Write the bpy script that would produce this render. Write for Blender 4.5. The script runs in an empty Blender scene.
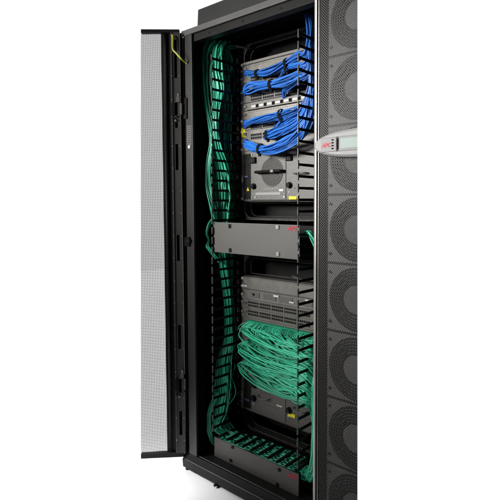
import bpy, bmesh, math, random
from mathutils import Vector, Matrix
random.seed(7)
S = bpy.context.scene
COL = S.collection

# ------------------------------------------------------------------ camera
FPX, YAW, PITCH = 502.41, 0.7261, 0.036
CAM = Vector((1.7972, -1.4485, 1.2192))
PX, PY = 267.09, 222.58
FW = Vector((-math.sin(YAW) * math.cos(PITCH), math.cos(YAW) * math.cos(PITCH), -math.sin(PITCH)))
RT = Vector((math.cos(YAW), math.sin(YAW), 0))
UP = RT.cross(FW)


def ray(x, y):
    return FW + RT * ((x - PX) / FPX) - UP * ((y - PY) / FPX)


def at(x, y, Y):            # measured point of the photograph on the real plane Y = const
    d = ray(x, y)
    return CAM + d * ((Y - CAM.y) / d.y)


def atX(x, y, X):
    d = ray(x, y)
    return CAM + d * ((X - CAM.x) / d.x)


cam = bpy.data.cameras.new('camera')
cam.sensor_width = 36
cam.lens = 36 * FPX / 500
cam.shift_x = (250 - PX) / 500
cam.shift_y = -(250 - PY) / 500
cam.clip_end = 200
cam.clip_start = 0.05
co = bpy.data.objects.new('camera', cam)
COL.objects.link(co)
co.matrix_world = Matrix(((RT.x, UP.x, -FW.x, CAM.x), (RT.y, UP.y, -FW.y, CAM.y), (RT.z, UP.z, -FW.z, CAM.z), (0, 0, 0, 1)))
S.camera = co


# ------------------------------------------------------------------ materials
def nodes(name):
    m = bpy.data.materials.new(name)
    m.use_nodes = True
    nt = m.node_tree
    return m, nt, nt.nodes['Principled BSDF'], nt.nodes['Material Output']


def mat(name, col, rough=.5, spec=.3, metal=0., bump=.0, scale=300., vary=.0, vscale=9., coat=0.):
    m, nt, b, o = nodes(name)
    b.inputs['Base Color'].default_value = (*col, 1)
    b.inputs['Roughness'].default_value = rough
    b.inputs['Specular IOR Level'].default_value = spec
    b.inputs['Metallic'].default_value = metal
    b.inputs['Coat Weight'].default_value = coat
    tc = nt.nodes.new('ShaderNodeTexCoord')
    if bump:
        n = nt.nodes.new('ShaderNodeTexNoise')
        n.inputs['Scale'].default_value = scale
        n.inputs['Detail'].default_value = 3
        nt.links.new(tc.outputs['Object'], n.inputs['Vector'])
        bp = nt.nodes.new('ShaderNodeBump')
        bp.inputs['Strength'].default_value = bump
        bp.inputs['Distance'].default_value = .002
        nt.links.new(n.outputs['Fac'], bp.inputs['Height'])
        nt.links.new(bp.outputs['Normal'], b.inputs['Normal'])
    if vary:
        n = nt.nodes.new('ShaderNodeTexNoise')
        n.inputs['Scale'].default_value = vscale
        n.inputs['Detail'].default_value = 5
        n.inputs['Roughness'].default_value = .65
        nt.links.new(tc.outputs['Object'], n.inputs['Vector'])
        r = nt.nodes.new('ShaderNodeMapRange')
        r.inputs['From Min'].default_value = .3
        r.inputs['From Max'].default_value = .7
        r.inputs['To Min'].default_value = 1 - vary
        r.inputs['To Max'].default_value = 1 + vary
        nt.links.new(n.outputs['Fac'], r.inputs['Value'])
        mx = nt.nodes.new('ShaderNodeVectorMath')
        mx.operation = 'SCALE'
        mx.inputs[0].default_value = col
        nt.links.new(r.outputs['Result'], mx.inputs['Scale'])
        nt.links.new(mx.outputs['Vector'], b.inputs['Base Color'])
        r2 = nt.nodes.new('ShaderNodeMapRange')
        r2.inputs['To Min'].default_value = max(.05, rough - .12)
        r2.inputs['To Max'].default_value = min(1, rough + .12)
        nt.links.new(n.outputs['Fac'], r2.inputs['Value'])
        nt.links.new(r2.outputs['Result'], b.inputs['Roughness'])
    return m


def cable_mat(name, col):
    """PVC jacket: a little colour difference from cable to cable"""
    m, nt, b, o = nodes(name)
    oi = nt.nodes.new('ShaderNodeObjectInfo')
    r = nt.nodes.new('ShaderNodeMapRange')
    r.inputs['To Min'].default_value = .5
    r.inputs['To Max'].default_value = 1.5
    gi = nt.nodes.new('ShaderNodeNewGeometry')
    ad = nt.nodes.new('ShaderNodeMath')
    ad.operation = 'ADD'
    fr = nt.nodes.new('ShaderNodeMath')
    fr.operation = 'FRACT'
    nt.links.new(oi.outputs['Random'], ad.inputs[0])
    nt.links.new(gi.outputs['Random Per Island'], ad.inputs[1])
    nt.links.new(ad.outputs[0], fr.inputs[0])
    nt.links.new(fr.outputs[0], r.inputs['Value'])
    mx = nt.nodes.new('ShaderNodeVectorMath')
    mx.operation = 'SCALE'
    mx.inputs[0].default_value = col
    nt.links.new(r.outputs['Result'], mx.inputs['Scale'])
    nt.links.new(mx.outputs['Vector'], b.inputs['Base Color'])
    b.inputs['Roughness'].default_value = .32
    b.inputs['Specular IOR Level'].default_value = .6
    return m


def perforated(name, col, axis, pitch, rad, rough=.5, spec=.3, straight=False):
    """sheet steel with a staggered grid of round punched holes (see-through)"""
    m, nt, b, o = nodes(name)
    b.inputs['Base Color'].default_value = (*col, 1)
    b.inputs['Roughness'].default_value = rough
    b.inputs['Specular IOR Level'].default_value = spec
    N = nt.nodes.new
    L = nt.links.new
    g = N('ShaderNodeNewGeometry')

    def dot(v):
        n = N('ShaderNodeVectorMath')
        n.operation = 'DOT_PRODUCT'
        L(g.outputs['Position'], n.inputs[0])
        n.inputs[1].default_value = v
        return n.outputs['Value']

    def mth(op, a, c=None):
        n = N('ShaderNodeMath')
        n.operation = op
        for i, q in enumerate((a, c)):
            if q is None:
                continue
            if isinstance(q, (int, float)):
                n.inputs[i].default_value = q
            else:
                L(q, n.inputs[i])
        return n.outputs[0]
    a = Vector(axis).normalized()
    k = 1 / pitch
    if straight:
        u, v = dot(tuple(a * k)), dot((0, 0, k))
    else:
        u = dot(tuple((a * k) + Vector((0, 0, k))))
        v = dot(tuple((a * k) - Vector((0, 0, k))))
    fu = mth('SUBTRACT', mth('FRACT', mth('ADD', u, 500.0)), .5)
    fv = mth('SUBTRACT', mth('FRACT', mth('ADD', v, 500.0)), .5)
    d = mth('SQRT', mth('ADD', mth('MULTIPLY', fu, fu), mth('MULTIPLY', fv, fv)))
    hole = mth('LESS_THAN', d, rad)
    tr = N('ShaderNodeBsdfTransparent')
    mix = N('ShaderNodeMixShader')
    L(hole, mix.inputs[0])
    L(b.outputs[0], mix.inputs[1])
    L(tr.outputs[0], mix.inputs[2])
    L(mix.outputs[0], o.inputs['Surface'])
    return m


M = {}
M['black'] = mat('black_powder_coat', (.010, .0098, .0095), .48, .15, bump=.12, scale=900, vary=.18)
M['frame'] = mat('charcoal_powder_coat', (.027, .0265, .026), .42, .3, bump=.12, scale=900, vary=.12, vscale=6)
M['roof'] = mat('roof_powder_coat', (.017, .017, .0165), .45, .3, bump=.12, scale=900, vary=.15, vscale=5)
M['channel'] = mat('dark_grey_channel', (.048, .047, .046), .42, .3, bump=.1, scale=900, vary=.1, vscale=6)
M['rail_lit'] = mat('lit_frame_coat', (.088, .087, .085), .42, .3, bump=.1, scale=900, vary=.1, vscale=6)  # same paint as the posts, paled to imitate lamp light on the top rail
M['psu_dim'] = mat('dark_shaded_speckled_plate', (.10, .096, .088), .45, .3, .1, bump=.15, scale=400, vary=.22, vscale=140)  # fan disc's own dark grey; lower supplies get their shade through this colour
M['deep'] = mat('matt_black_interior', (.004, .004, .004), .85, .03, vary=.3)
M['plastic'] = mat('black_plastic', (.008, .008, .008), .45, .12, vary=.2, vscale=40)
M['tip'] = mat('grey_plastic_fingertip', (.11, .108, .104), .35, .4, vary=.25, vscale=30)
M['rail'] = mat('dark_steel_rail', (.055, .053, .05), .35, .4, .3, vary=.3, vscale=60)
M['panel'] = mat('grey_painted_cover', (.118, .114, .107), .45, .3, bump=.08, scale=1200, vary=.06, vscale=5)
M['panel_shaded'] = mat('shaded_grey_painted_cover', (.095, .09, .083), .45, .3, bump=.08, scale=1200, vary=.08, vscale=5)  # same cover grey, darkened to stand for weaker light low down
M['chassis'] = mat('warm_grey_chassis_steel', (.175, .166, .15), .42, .35, .15, bump=.06, scale=700, vary=.12, vscale=22)
M['card'] = mat('grey_module_plate', (.195, .185, .168), .38, .4, .25, bump=.05, scale=700, vary=.2, vscale=45)
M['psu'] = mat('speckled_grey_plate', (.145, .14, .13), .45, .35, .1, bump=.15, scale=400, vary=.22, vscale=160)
M['chassis_low'] = mat('lower_chassis_steel', (.175, .168, .157), .42, .3, .1, bump=.08, scale=700, vary=.14, vscale=22)  # grey steel of the lower switch, about as light as the upper
M['silver'] = mat('bare_steel', (.42, .41, .39), .32, .5, .6, vary=.2, vscale=60)
M['white'] = mat('white_label', (.6, .6, .58), .5, .3, vary=.06, vscale=30)
M['cream'] = mat('cream_label', (.38, .37, .31), .5, .3, vary=.2, vscale=90)
M['yellow'] = mat('yellow_label', (.75, .66, .03), .45, .3, vary=.1, vscale=60)
M['bluelab'] = mat('blue_label', (.10, .12, .32), .5, .3, vary=.1, vscale=60)
M['hole'] = mat('black_void', (.004, .004, .004), .7, .1, vary=.1)
M['red'] = mat('red_print', (.55, .02, .04), .45, .3, vary=.06, vscale=60)
M['blue'] = cable_mat('blue_cable_jacket', (.026, .155, .56))
M['green'] = cable_mat('green_cable_jacket', (.05, .50, .305))
M['plugblue'] = mat('blue_plug_boot', (.013, .11, .52), .4, .4, vary=.2, vscale=80)
M['pluggreen'] = mat('green_plug_boot', (.02, .30, .17), .4, .4, vary=.2, vscale=80)
M['earth'] = mat('yellow_green_wire', (.38, .40, .035), .4, .4, vary=.25, vscale=40)
M['strap'] = mat('black_hook_strap', (.012, .012, .013), .9, .1, bump=.4, scale=900, vary=.3)
M['trim'] = mat('satin_aluminium_trim', (.46, .445, .42), .40, .4, .9, bump=.04, scale=600, vary=.06, vscale=5)
M['bezel'] = mat('silver_plastic_bezel', (.31, .305, .30), .42, .4, bump=.1, scale=900, vary=.06)
M['keypad'] = mat('pale_grey_keypad', (.33, .325, .325), .5, .3, vary=.06)
M['screen'] = mat('lcd_glass', (.37, .46, .42), .4, .2, vary=.1, vscale=30)
M['fanplate'] = mat('grey_fan_plate', (.40, .392, .383), .5, .3, vary=.06, vscale=10)
M['fandark'] = mat('dark_fan_throat', (.02, .02, .02), .5, .3, vary=.1)
M['fanhub'] = mat('grey_fan_hub', (.31, .303, .297), .5, .3, vary=.08)
M['wire'] = mat('fan_guard_wire', (.16, .158, .15), .4, .4, .3, vary=.1)
M['floor'] = mat('white_studio_floor', (.9, .9, .9), .7, .15, vary=.004)
DDIR = Vector((-.698, -.720, 0)).normalized()      # the open door runs this way from its hinge
DNRM = Vector((.720, -.698, 0)).normalized()       # towards the front
M['door_mesh'] = perforated('perforated_door_steel', (.07, .07, .07), DDIR, .0027, .34, straight=True)
M['grille'] = perforated('perforated_grille_steel', (.052, .051, .049), (1, 0, 0), .0092, .375, rough=.45, spec=.25)


# ------------------------------------------------------------------ mesh builder
class MB:
    def __init__(s):
        s.bm = bmesh.new()

    def face(s, pts):
        return s.bm.faces.new([s.bm.verts.new(p) for p in pts])

    def hexa(s, b, t):              # two 4-point rings
        vb = [s.bm.verts.new(p) for p in b]
        vt = [s.bm.verts.new(p) for p in t]
        s.bm.faces.new(vb[::-1])
        s.bm.faces.new(vt)
        n = len(b)
        for i in range(n):
            s.bm.faces.new((vb[i], vb[(i + 1) % n], vt[(i + 1) % n], vt[i]))
        return s

    def box(s, x0, x1, y0, y1, z0, z1):
        return s.hexa([(x0, y0, z0), (x1, y0, z0), (x1, y1, z0), (x0, y1, z0)], [(x0, y0, z1), (x1, y0, z1), (x1, y1, z1), (x0, y1, z1)])

    def prism(s, poly, off):        # polygon in space swept by an offset
        off = Vector(off)
        return s.hexa([Vector(p) for p in poly], [Vector(p) + off for p in poly])

    def tube(s, pts, r, n=6, cap=True):
        pts = [Vector(p) for p in pts]
        rings = []
        ref = None
        for i, p in enumerate(pts):
            t = (pts[min(i + 1, len(pts) - 1)] - pts[max(i - 1, 0)])
            if t.length < 1e-9:
                t = Vector((0, 0, 1))
            t.normalize()
            if ref is None:
                ref = t.orthogonal().normalized()
            ref = (ref - t * ref.dot(t))
            if ref.length < 1e-6:
                ref = t.orthogonal()
            ref.normalize()
            b = t.cross(ref)
            rr = r[i] if isinstance(r, (list, tuple)) else r
            rings.append([s.bm.verts.new(p + ref * math.cos(2 * math.pi * k / n) * rr + b * math.sin(2 * math.pi * k / n) * rr) for k in range(n)])
        for a, b in zip(rings, rings[1:]):
            for k in range(n):
                f = s.bm.faces.new((a[k], a[(k + 1) % n], b[(k + 1) % n], b[k]))
                f.smooth = True
        if cap:
            s.bm.faces.new(rings[0][::-1])
            s.bm.faces.new(rings[-1])
        return s

    def cyl(s, c, axis, r, h, n=24, r2=None):
        c = Vector(c)
        axis = Vector(axis).normalized()
        return s.tube([c, c + axis * h], [r, r if r2 is None else r2], n)

    def annulus(s, c, r0, r1, y0, y1, n=64):   # flat ring about the Y axis
        c = Vector(c)
        L = []
        for k in range(n):
            a = 2 * math.pi * k / n
            d = Vector((math.cos(a), 0, math.sin(a)))
            L.append([s.bm.verts.new(c + d * r + Vector((0, y, 0))) for r, y in ((r0, y0), (r1, y0), (r1, y1), (r0, y1))])
        for k in range(n):
            a, b = L[k], L[(k + 1) % n]
            for j in range(4):
                s.bm.faces.new((a[j], a[(j + 1) % 4], b[(j + 1) % 4], b[j]))
        return s

    def torus(s, c, R, r, n=64, m=6):
        c = Vector(c)
        return s.tube([c + Vector((math.cos(2 * math.pi * k / n), 0, math.sin(2 * math.pi * k / n))) * R for k in range(n + 1)], r, m, cap=False)

    def clip(s, co, no):
        bmesh.ops.bisect_plane(s.bm, geom=s.bm.verts[:] + s.bm.edges[:] + s.bm.faces[:], dist=1e-6, plane_co=co, plane_no=no, clear_outer=True)
        return s

    def build(s, name, m, parent=None, bevel=0., seg=2, rec=True):
        if rec:
            bmesh.ops.recalc_face_normals(s.bm, faces=s.bm.faces[:])
        if bevel:
            ed = [e for e in s.bm.edges if len(e.link_faces) == 2 and e.calc_face_angle(0) > .6]
            bmesh.ops.bevel(s.bm, geom=ed, offset=bevel, segments=seg, profile=.6, affect='EDGES', clamp_overlap=True)
        me = bpy.data.meshes.new(name)
        s.bm.to_mesh(me)
        s.bm.free()
        me.materials.append(M[m] if isinstance(m, str) else m)
        o = bpy.data.objects.new(name, me)
        COL.objects.link(o)
        if parent:
            put(o, parent)
        return o


def put(o, parent):
    o.parent = parent
    bpy.context.view_layer.update()
    o.matrix_parent_inverse = parent.matrix_world.inverted()


def tag(o, label, cat, group=None, kind=None):
    if label:
        o['label'] = label
    if cat:
        o['category'] = cat
    if group:
        o['group'] = group
    if kind:
        o['kind'] = kind
    return o


def thing(name, loc, label, cat, group=None):
    e = bpy.data.objects.new(name, None)
    e.empty_display_size = .05
    e.location = loc
    COL.objects.link(e)
    bpy.context.view_layer.update()
    return tag(e, label, cat, group)


def copy_tree(o, parent=None):
    c = o.copy()
    COL.objects.link(c)
    if parent:
        c.parent = parent
    for ch in list(o.children):
        copy_tree(ch, c)
    return c


def text_mesh(word, size, origin, xdir, updir, m, parent, name='lettering', bold=.012, shear=0.):
    cu = bpy.data.curves.new(name, 'FONT')
    cu.body = word
    cu.size = size
    cu.offset = bold * size
    cu.shear = shear
    cu.extrude = .0004
    cu.align_x = 'CENTER'
    cu.align_y = 'CENTER'
    t = bpy.data.objects.new(name, cu)
    COL.objects.link(t)
    bpy.context.view_layer.update()
    me = bpy.data.meshes.new_from_object(t.evaluated_get(bpy.context.evaluated_depsgraph_get()))
    bpy.data.objects.remove(t)
    x = Vector(xdir).normalized()
    u = Vector(updir).normalized()
    n = x.cross(u)
    me.transform(Matrix(((x.x, u.x, n.x, origin[0]), (x.y, u.y, n.y, origin[1]), (x.z, u.z, n.z, origin[2]), (0, 0, 0, 1))))
    me.materials.clear()
    me.materials.append(M[m])
    o = bpy.data.objects.new(name, me)
    COL.objects.link(o)
    put(o, parent)
    return o


def spline(pts, n=8):               # centripetal-ish Catmull-Rom through the points
    P = [Vector(p) for p in pts]
    P = [P[0] * 2 - P[1]] + P + [P[-1] * 2 - P[-2]]
    out = []
    for i in range(1, len(P) - 2):
        a, b, c, d = P[i - 1:i + 3]
        for k in range(n):
            t = k / n
            out.append(.5 * ((2 * b) + (c - a) * t + (2 * a - 5 * b + 4 * c - d) * t * t + (3 * b - a - 3 * c + d) * t ** 3))
    out.append(P[-2])
    return out


U = .04445
XL, XR = .1377, .6203               # the 19 inch opening
GY = .236                           # face of the mounted equipment

# ------------------------------------------------------------------ floor
fl = MB()
fl.face([(-6, -.5, 0), (.86, -.5, 0), (.90, -.02, 0), (-3.2, 6.7, 0), (-6, 6.7, 0)])
tag(fl.build('floor', 'floor'), 'seamless white studio floor under the open black cabinet', 'floor', kind='structure')

# ------------------------------------------------------------------ the rack
rack = thing('server_rack', (0, 0, 0), 'tall open black equipment rack with its perforated door swung out to the left', 'server rack')
b = MB()
b.hexa([(.036, 0, .086), (.088, 0, .086), (.088, .010, .086), (.036, .010, .086)], [(.021, 0, 1.968), (.0665, 0, 1.968), (.0665, .010, 1.968), (.021, .010, 1.968)])
post = b.build('post', 'frame', rack, .002)
b = MB()
b.hexa([(.036, .0102, .086), (.080, .0102, .086), (.080, .07, .086), (.036, .07, .086)], [(.021, .0102, 1.968), (.0585, .0102, 1.968), (.0585, .07, 1.968), (.021, .07, 1.968)])
b.build('post_return', 'deep', rack)
b = MB()
b.hexa([(.003, .008, .05), (.036, .008, .05), (.036, .07, .05), (.003, .07, .05)], [(-.003, .008, 1.968), (.021, .008, 1.968), (.021, .07, 1.968), (-.003, .07, 1.968)])
b.build('post_flange', 'deep', rack, .002)
b = MB()
b.box(-.003, .745, 0, .045, 1.9692, 1.994)
b.build('top_rail', 'rail_lit', rack, .003)
b = MB()
b.box(.0, .745, .012, .05, 1.936, 1.9685)
for x in (.17, .37, .57):
    b.cyl((x, .0125, 1.952), (0, -1, 0), .004, .004, 10)
b.build('top_rail_lip', 'black', rack, .002)
b = MB()
b.hexa([(.046, .05, 1.9945), (.70, .05, 1.9945), (.56, .42, 1.9945), (.046, .42, 1.9945)], [(.05, .052, 2.091), (.69, .052, 2.091), (.55, .42, 2.091), (.05, .42, 2.091)])
b.build('roof', 'roof', rack, .004)
# sill: moulded step along the bottom
b = MB()
prof = [(.0, .012), (-.008, .016), (-.012, .052), (-.006, .058), (.004, .080), (.014, .0835), (.10, .0835), (.10, .012)]
b.hexa([(.0, y, z) for y, z in prof], [(.745, y, z) for y, z in prof])
b.build('sill', 'black', rack, .0012, 1)
b = MB()
b.box(.02, .745, -.0118, -.0085, .0555, .0585)
b.box(.02, .745, .0115, .0145, .0832, .0862)
b.build('sill_bead', 'rail', rack, .001, 1)
for x, z in ((.013, 0.0), (.222, 0.0)):
    b = MB()
    b.cyl((x, .012, z), (0, 0, 1), .012, .006, 14)
    b.cyl((x, .012, z + .006), (0, 0, 1), .005, .012, 10)
    b.build('levelling_foot', 'plastic', rack)
b = MB()
b.cyl((.222, -.004, .012), (0, -1, 0), .006, .012, 12)
b.build('sill_bolt', 'plastic', rack)
# shell: side, back, floor and ceiling panels
b = MB()
b.box(-.003, .003, .07, .5, .02, 1.99)
b.build('side_panel', 'deep', rack, .001, 1)
b = MB()
b.box(.003, .57, .496, .5, .02, 1.99)
b.build('back_panel', 'deep', rack)
b = MB()
b.hexa([(.748, .046, .02), (.751, .046, .02), (.751, .2, .02), (.573, .5, .02), (.57, .5, .02), (.748, .2, .02)],
       [(.748, .046, 1.99), (.751, .046, 1.99), (.751, .2, 1.99), (.573, .5, 1.99), (.57, .5, 1.99), (.748, .2, 1.99)])
b.build('side_panel', 'deep', rack)
b = MB()
b.hexa([(.003, .05, 1.962), (.745, .05, 1.962), (.745, .2, 1.962), (.57, .496, 1.962), (.003, .496, 1.962)],
       [(.003, .05, 1.966), (.745, .05, 1.966), (.745, .2, 1.966), (.57, .496, 1.966), (.003, .496, 1.966)])
b.build('ceiling_panel', 'deep', rack)
b = MB()
b.hexa([(.003, .10, .06), (.745, .10, .06), (.745, .2, .06), (.57, .496, .06), (.003, .496, .06)],
       [(.003, .10, .064), (.745, .10, .064), (.745, .2, .064), (.57, .496, .064), (.003, .496, .064)])
b.build('floor_panel', 'deep', rack)
# cross brace in the upper corner
b = MB()
b.tube([(.135, .20, 1.948), (.19, .32, 1.948)], .006, 8)
b.tube([(.155, .19, 1.938), (.21, .32, 1.938)], .004, 8)
b.build('corner_brace', 'rail', rack)


# mounting rails with punched square holes
def rail(x0, x1):
    b = MB()
    y0, y1 = .2395, .262
    z0, z1 = .09, 1.955
    b.box(x0, x0 + .006, y0, y1, z0, z1)
    b.box(x1 - .006, x1, y0, y1, z0, z1)
    z = z0
    while z < z1 - .02:
        b.box(x0 + .006, x1 - .006, y0 + .0005, y0 + .003, z, z + .0075)
        z += .01482
    return b.build('mounting_rail', 'rail', rack)


rail(.112, XL - .0005)
rail(XR + .0005, .646)

# inner frames with rounded corners, seen in the gaps between the equipment
def inner_frame(z0, z1, rt, rb, depth=.36):
    """plate with a rounded opening; rt / rb: corner radius at the top / bottom"""
    x0, x1 = XL + .016, XR - .010
    def arc(cx, cz, r, a0, a1, n=8):
        return [(cx + r * math.cos(math.radians(a0 + (a1 - a0) * k / n)), cz + r * math.sin(math.radians(a0 + (a1 - a0) * k / n))) for k in range(n + 1)]
    inn = arc(x1 - rb, z0 + rb, rb, 0, -90) + arc(x0 + rb, z0 + rb, rb, -90, -180) + arc(x0 + rt, z1 - rt, rt, 180, 90) + arc(x1 - rt, z1 - rt, rt, 90, 0)
    cx, cz = (x0 + x1) / 2, (z0 + z1) / 2
    hx, hz = (x1 - x0) / 2 + .012, (z1 - z0) / 2 + .010
    out = []
    for x, z in inn:
        dx, dz = (x - cx) / ((x1 - x0) / 2), (z - cz) / ((z1 - z0) / 2)
        m = max(abs(dx), abs(dz))
        out.append((cx + dx / m * hx, cz + dz / m * hz))
    fr = MB()
    y = .247
    n = len(inn)
    vi = [fr.bm.verts.new((x, y, z)) for x, z in inn]
    vo = [fr.bm.verts.new((x, y, z)) for x, z in out]
    vb = [fr.bm.verts.new((x, y + .05, z)) for x, z in inn]
    for k in range(n):
        q = (k + 1) % n
        fr.bm.faces.new((vo[k], vo[q], vi[q], vi[k]))
        fr.bm.faces.new((vi[k], vi[q], vb[q], vb[k]))
    f = fr.build('inner_frame', 'rail', rack)
    lip = MB()
    lip.tube([(x, y - .001, z) for x, z in inn + inn[:1]], .0026, 6, cap=False)
    s = [(cx + (x - cx) * .955, y + .03, cz + (z - cz) * .82) for x, z in inn]
    lip.tube(s + s[:1], .0022, 6, cap=False)
    lip.build('frame_lip', 'rail', f)
    bk = MB()
    bk.box(XL + .005, XR - .005, depth, depth + .003, z0 - .005, z1 + .005)
    bk.build('baffle', 'black', f)
    return f


inner_frame(1.874, 1.953, .055, .004)
inner_frame(1.158, 1.232, .004, .042)
inner_frame(.886, .974, .03, .004)
inner_frame(.166, .246, .004, .05)
b = MB()
b.box(.10, XR + .03, .12, .2, .092, .1)
for k in range(3):
    z = .112 + .014 * k
    b.tube([(.17, .25 + .016 * k, z), (.60, .25 + .016 * k, z)], .0026, 6)
b.build('cross_member', 'rail', rack)
# shelf edge standing in the middle gap
b = MB()
b.hexa([(.19, .44, .884), (.46, .30, .884), (.46, .305, .884), (.19, .445, .884)], [(.19, .44, .890), (.46, .30, .890), (.46, .305, .890), (.19, .445, .890)])
b.build('shelf_edge', 'panel', rack, .001, 1)

# stickers and catches on the frame post
def post_box(x0, x1, y0, y1, depth, name, m, back=-.0003, par=None):
    p = [at(x, y, back) for x, y in ((x0, y1), (x1, y1), (x1, y0), (x0, y0))]
    return MB().prism(p, (0, -depth, 0)).build(name, m, par or rack)


st = post_box(187.3, 191.2, 125.5, 145, .0004, 'sticker', 'tip')
for k in range(8):
    post_box(188, 190.6, 126.5 + 2.2 * k, 127.6 + 2.2 * k, .0003, 'print_mark', 'frame', -.0009, st)
b = MB()
c = at(189, 146.8, -.0006)
b.cyl(c, (0, -1, 0), .0075, .0006, 18)
b.build('sticker', 'white', rack)
for y0, y1 in ((98, 119), (374, 392)):
    post_box(184.6, 187.6, y0, y1, .006, 'hinge_plate', 'plastic')
k = post_box(185.6, 190.6, 237, 246, .008, 'catch', 'hole')
post_box(187, 190.2, 239, 242.5, .004, 'catch_tongue', 'plastic', -.0085, k)

# ------------------------------------------------------------------ the open door (part of the rack)
DP = Vector((-.0032, -.004, 0))


def dp(x, y, t=0.):                 # photo point on the plane of the open door
    d = ray(x, y)
    return CAM + d * (((DP + DNRM * t - CAM).dot(DNRM)) / d.dot(DNRM))


def dprism(poly, t0, t1):
    return [dp(x, y, t1) for x, y in poly], DNRM * (t0 - t1)


door = bpy.data.objects.new('door', None)
door.location = (-.0032, -.004, .04)
door.empty_display_size = .05
COL.objects.link(door)
bpy.context.view_layer.update()
put(door, rack)


def dedge(f, y):                    # channel edges lean a touch: f = 0 left .. 1 right
    k = (y - 32.3) / 421
    return 170 + 6 * k + f * (9.3 + .2 * k)


b = MB()
b.face([dp(x, y, -.004) for x, y in ((140.8, 457), (168, 455), (161, 30.5), (140.8, 30.5))])
b.build('perforated_sheet', 'door_mesh', door)
b = MB()
b.prism(*dprism([(140.8, 32.6), (179.3, 32.6), (179.3, 29.2), (140.8, 29)], -.012, .012))
b.prism(*dprism([(140.8, 459), (184, 457), (184, 452), (140.8, 454.6)], -.012, .012))
b.prism(*dprism([(167.4, 455), (176.5, 454), (170.5, 32), (160.8, 32)], -.02, -.002))
b.build('door_frame', 'black', door, .0015, 1)
b = MB()
b.tube([dp(164.8, 34, .0), dp(171, 452, .0)], .008, 10)
b.build('gasket', 'plastic', door)
b = MB()
sl = [(39.5, 78), (102.5, 114.5), (122, 128), (144, 170), (235, 261), (325, 349), (379, 392), (411, 435)]
ys = [32.4] + [v for p in sl for v in p] + [453]


def cpoly(f0, f1, y0, y1):
    return [(dedge(f0, y1), y1), (dedge(f1, y1), y1), (dedge(f1, y0), y0), (dedge(f0, y0), y0)]


b.prism(*dprism(cpoly(0, .16, 32.4, 453), .0, .026))
b.prism(*dprism(cpoly(.16, .40, 32.4, 453), .0, .022))
b.prism(*dprism(cpoly(.70, 1.0, 32.4, 453), .0, .022))
for y0, y1 in zip(ys[::2], ys[1::2]):
    b.prism(*dprism(cpoly(.40, .70, y0, y1), .0, .0215))
b.build('hinge_channel', 'channel', door)
b = MB()
b.prism(*dprism(cpoly(.02, .98, 33, 452.5), -.004, .004))
b.build('channel_back', 'hole', door)
b = MB()
b.prism(*dprism([(179, 33), (182.6, 33), (186.6, 452), (183, 452)], -.034, -.026))
b.build('door_return', 'deep', door)
for y in (52, 76, 100, 124, 146, 168, 191, 213, 236, 258, 281, 303, 325, 349, 372, 398, 418, 440):
    for f in (.1, .9):
        b = MB()
        b.cyl(dp(dedge(f, y), y, .0255 if f < .5 else .0215), DNRM, .0022, .0016, 8)
        b.build('rivet', 'silver', door)
for yy in (93, 369):
    h = MB()
    h.prism(*dprism([(dedge(.55, yy) + 0, yy + 9), (dedge(.95, yy), yy + 9), (dedge(.95, yy), yy + 1), (dedge(.7, yy), yy)], .0225, .032))
    h.prism(*dprism([(dedge(.98, yy), yy + 21), (dedge(1.15, yy), yy + 21), (dedge(1.15, yy), yy + 10), (dedge(.98, yy), yy + 10)], .012, .03))
    hg = h.build('hinge', 'tip', door, .001, 1)
    h = MB()
    h.prism(*dprism([(dedge(.05, yy), yy + 22), (dedge(.4, yy), yy + 22), (dedge(.4, yy), yy + 10), (dedge(.05, yy), yy + 10)], .0265, .0285))
    h.cyl(dp(dedge(.62, yy), yy + 23.5, .022), DNRM, .004, .006, 10)
    h.cyl(dp(dedge(.25, yy), yy + 25.5, .026), DNRM, .005, .006, 10)
    h.build('hinge_block', 'plastic', hg)
    for f, dy, t in ((.5, 27.5, .022), (.8, 2, .030)):
        h = MB()
        h.cyl(dp(dedge(f, yy), yy + dy, t), DNRM, .004, .007, 10)
        h.build('screw_head', 'silver', hg)

w = MB()
w.tube(spline([dp(172.2, 35, .03), dp(172.6, 39, .036), dp(172.9, 49, .04), dp(176.5, 53.5, .045), dp(181, 58.5, .05), at(184.5, 61.5, -.016), at(187.2, 63, -.004)], 6), .0042, 8)
gw = w.build('earth_wire', 'earth')
tag(gw, 'short yellow and green earth wire from the top of the open door to the frame', 'wire')
w = MB()
w.cyl(at(187.4, 63, 0), (0, -1, 0), .006, .006, 10)
w.build('ring_terminal', 'silver', gw)

# ------------------------------------------------------------------ vertical cable managers
FY = .053
ZS = [.1704 + U * k for k in range(1, 39)]


def cable_manager(x, label, rowlen):
    t = thing('vertical_cable_manager', (x, .22, .1), label, 'cable manager', 'finger cable managers')
    s = MB()
    sgn = -1 if x < .4 else 1
    s.box(x - .004, x + .004, .222, .2385, .105, 1.955)
    s.build('backbone', 'plastic', t)
    m0 = None
    for z in ZS:
        if 1.141 - .133 < z < 1.141:
            pass
        if m0 is None:
            f = MB()
            f.hexa([(x - .0022, FY + .005, z - .0048), (x + .0022, FY + .005, z - .0048), (x + .003, .222, z - .0062), (x - .003, .222, z - .0062)],
                   [(x - .0022, FY + .005, z + .0048), (x + .0022, FY + .005, z + .0048), (x + .003, .222, z + .0062), (x - .003, .222, z + .0062)])
            o = f.build('finger', 'plastic', t)
            f = MB()
            f.box(x - .0024, x + .0024, FY - .002, FY + .005, z - .0165, z + .0165)
            a = f.build('fingertip', 'tip', o, .001, 1)
            f = MB()
            f.box(x - .0045, x + .0045, .2095, .2215, z + .010, z + .034)
            q = f.build('root_web', 'rail', o, .001, 1)
            m0, z0 = o, z
        else:
            c = copy_tree(m0, t)
            c.matrix_parent_inverse = m0.matrix_parent_inverse.copy()
            c.location = m0.location + Vector((0, 0, z - z0))
    return t


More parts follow.
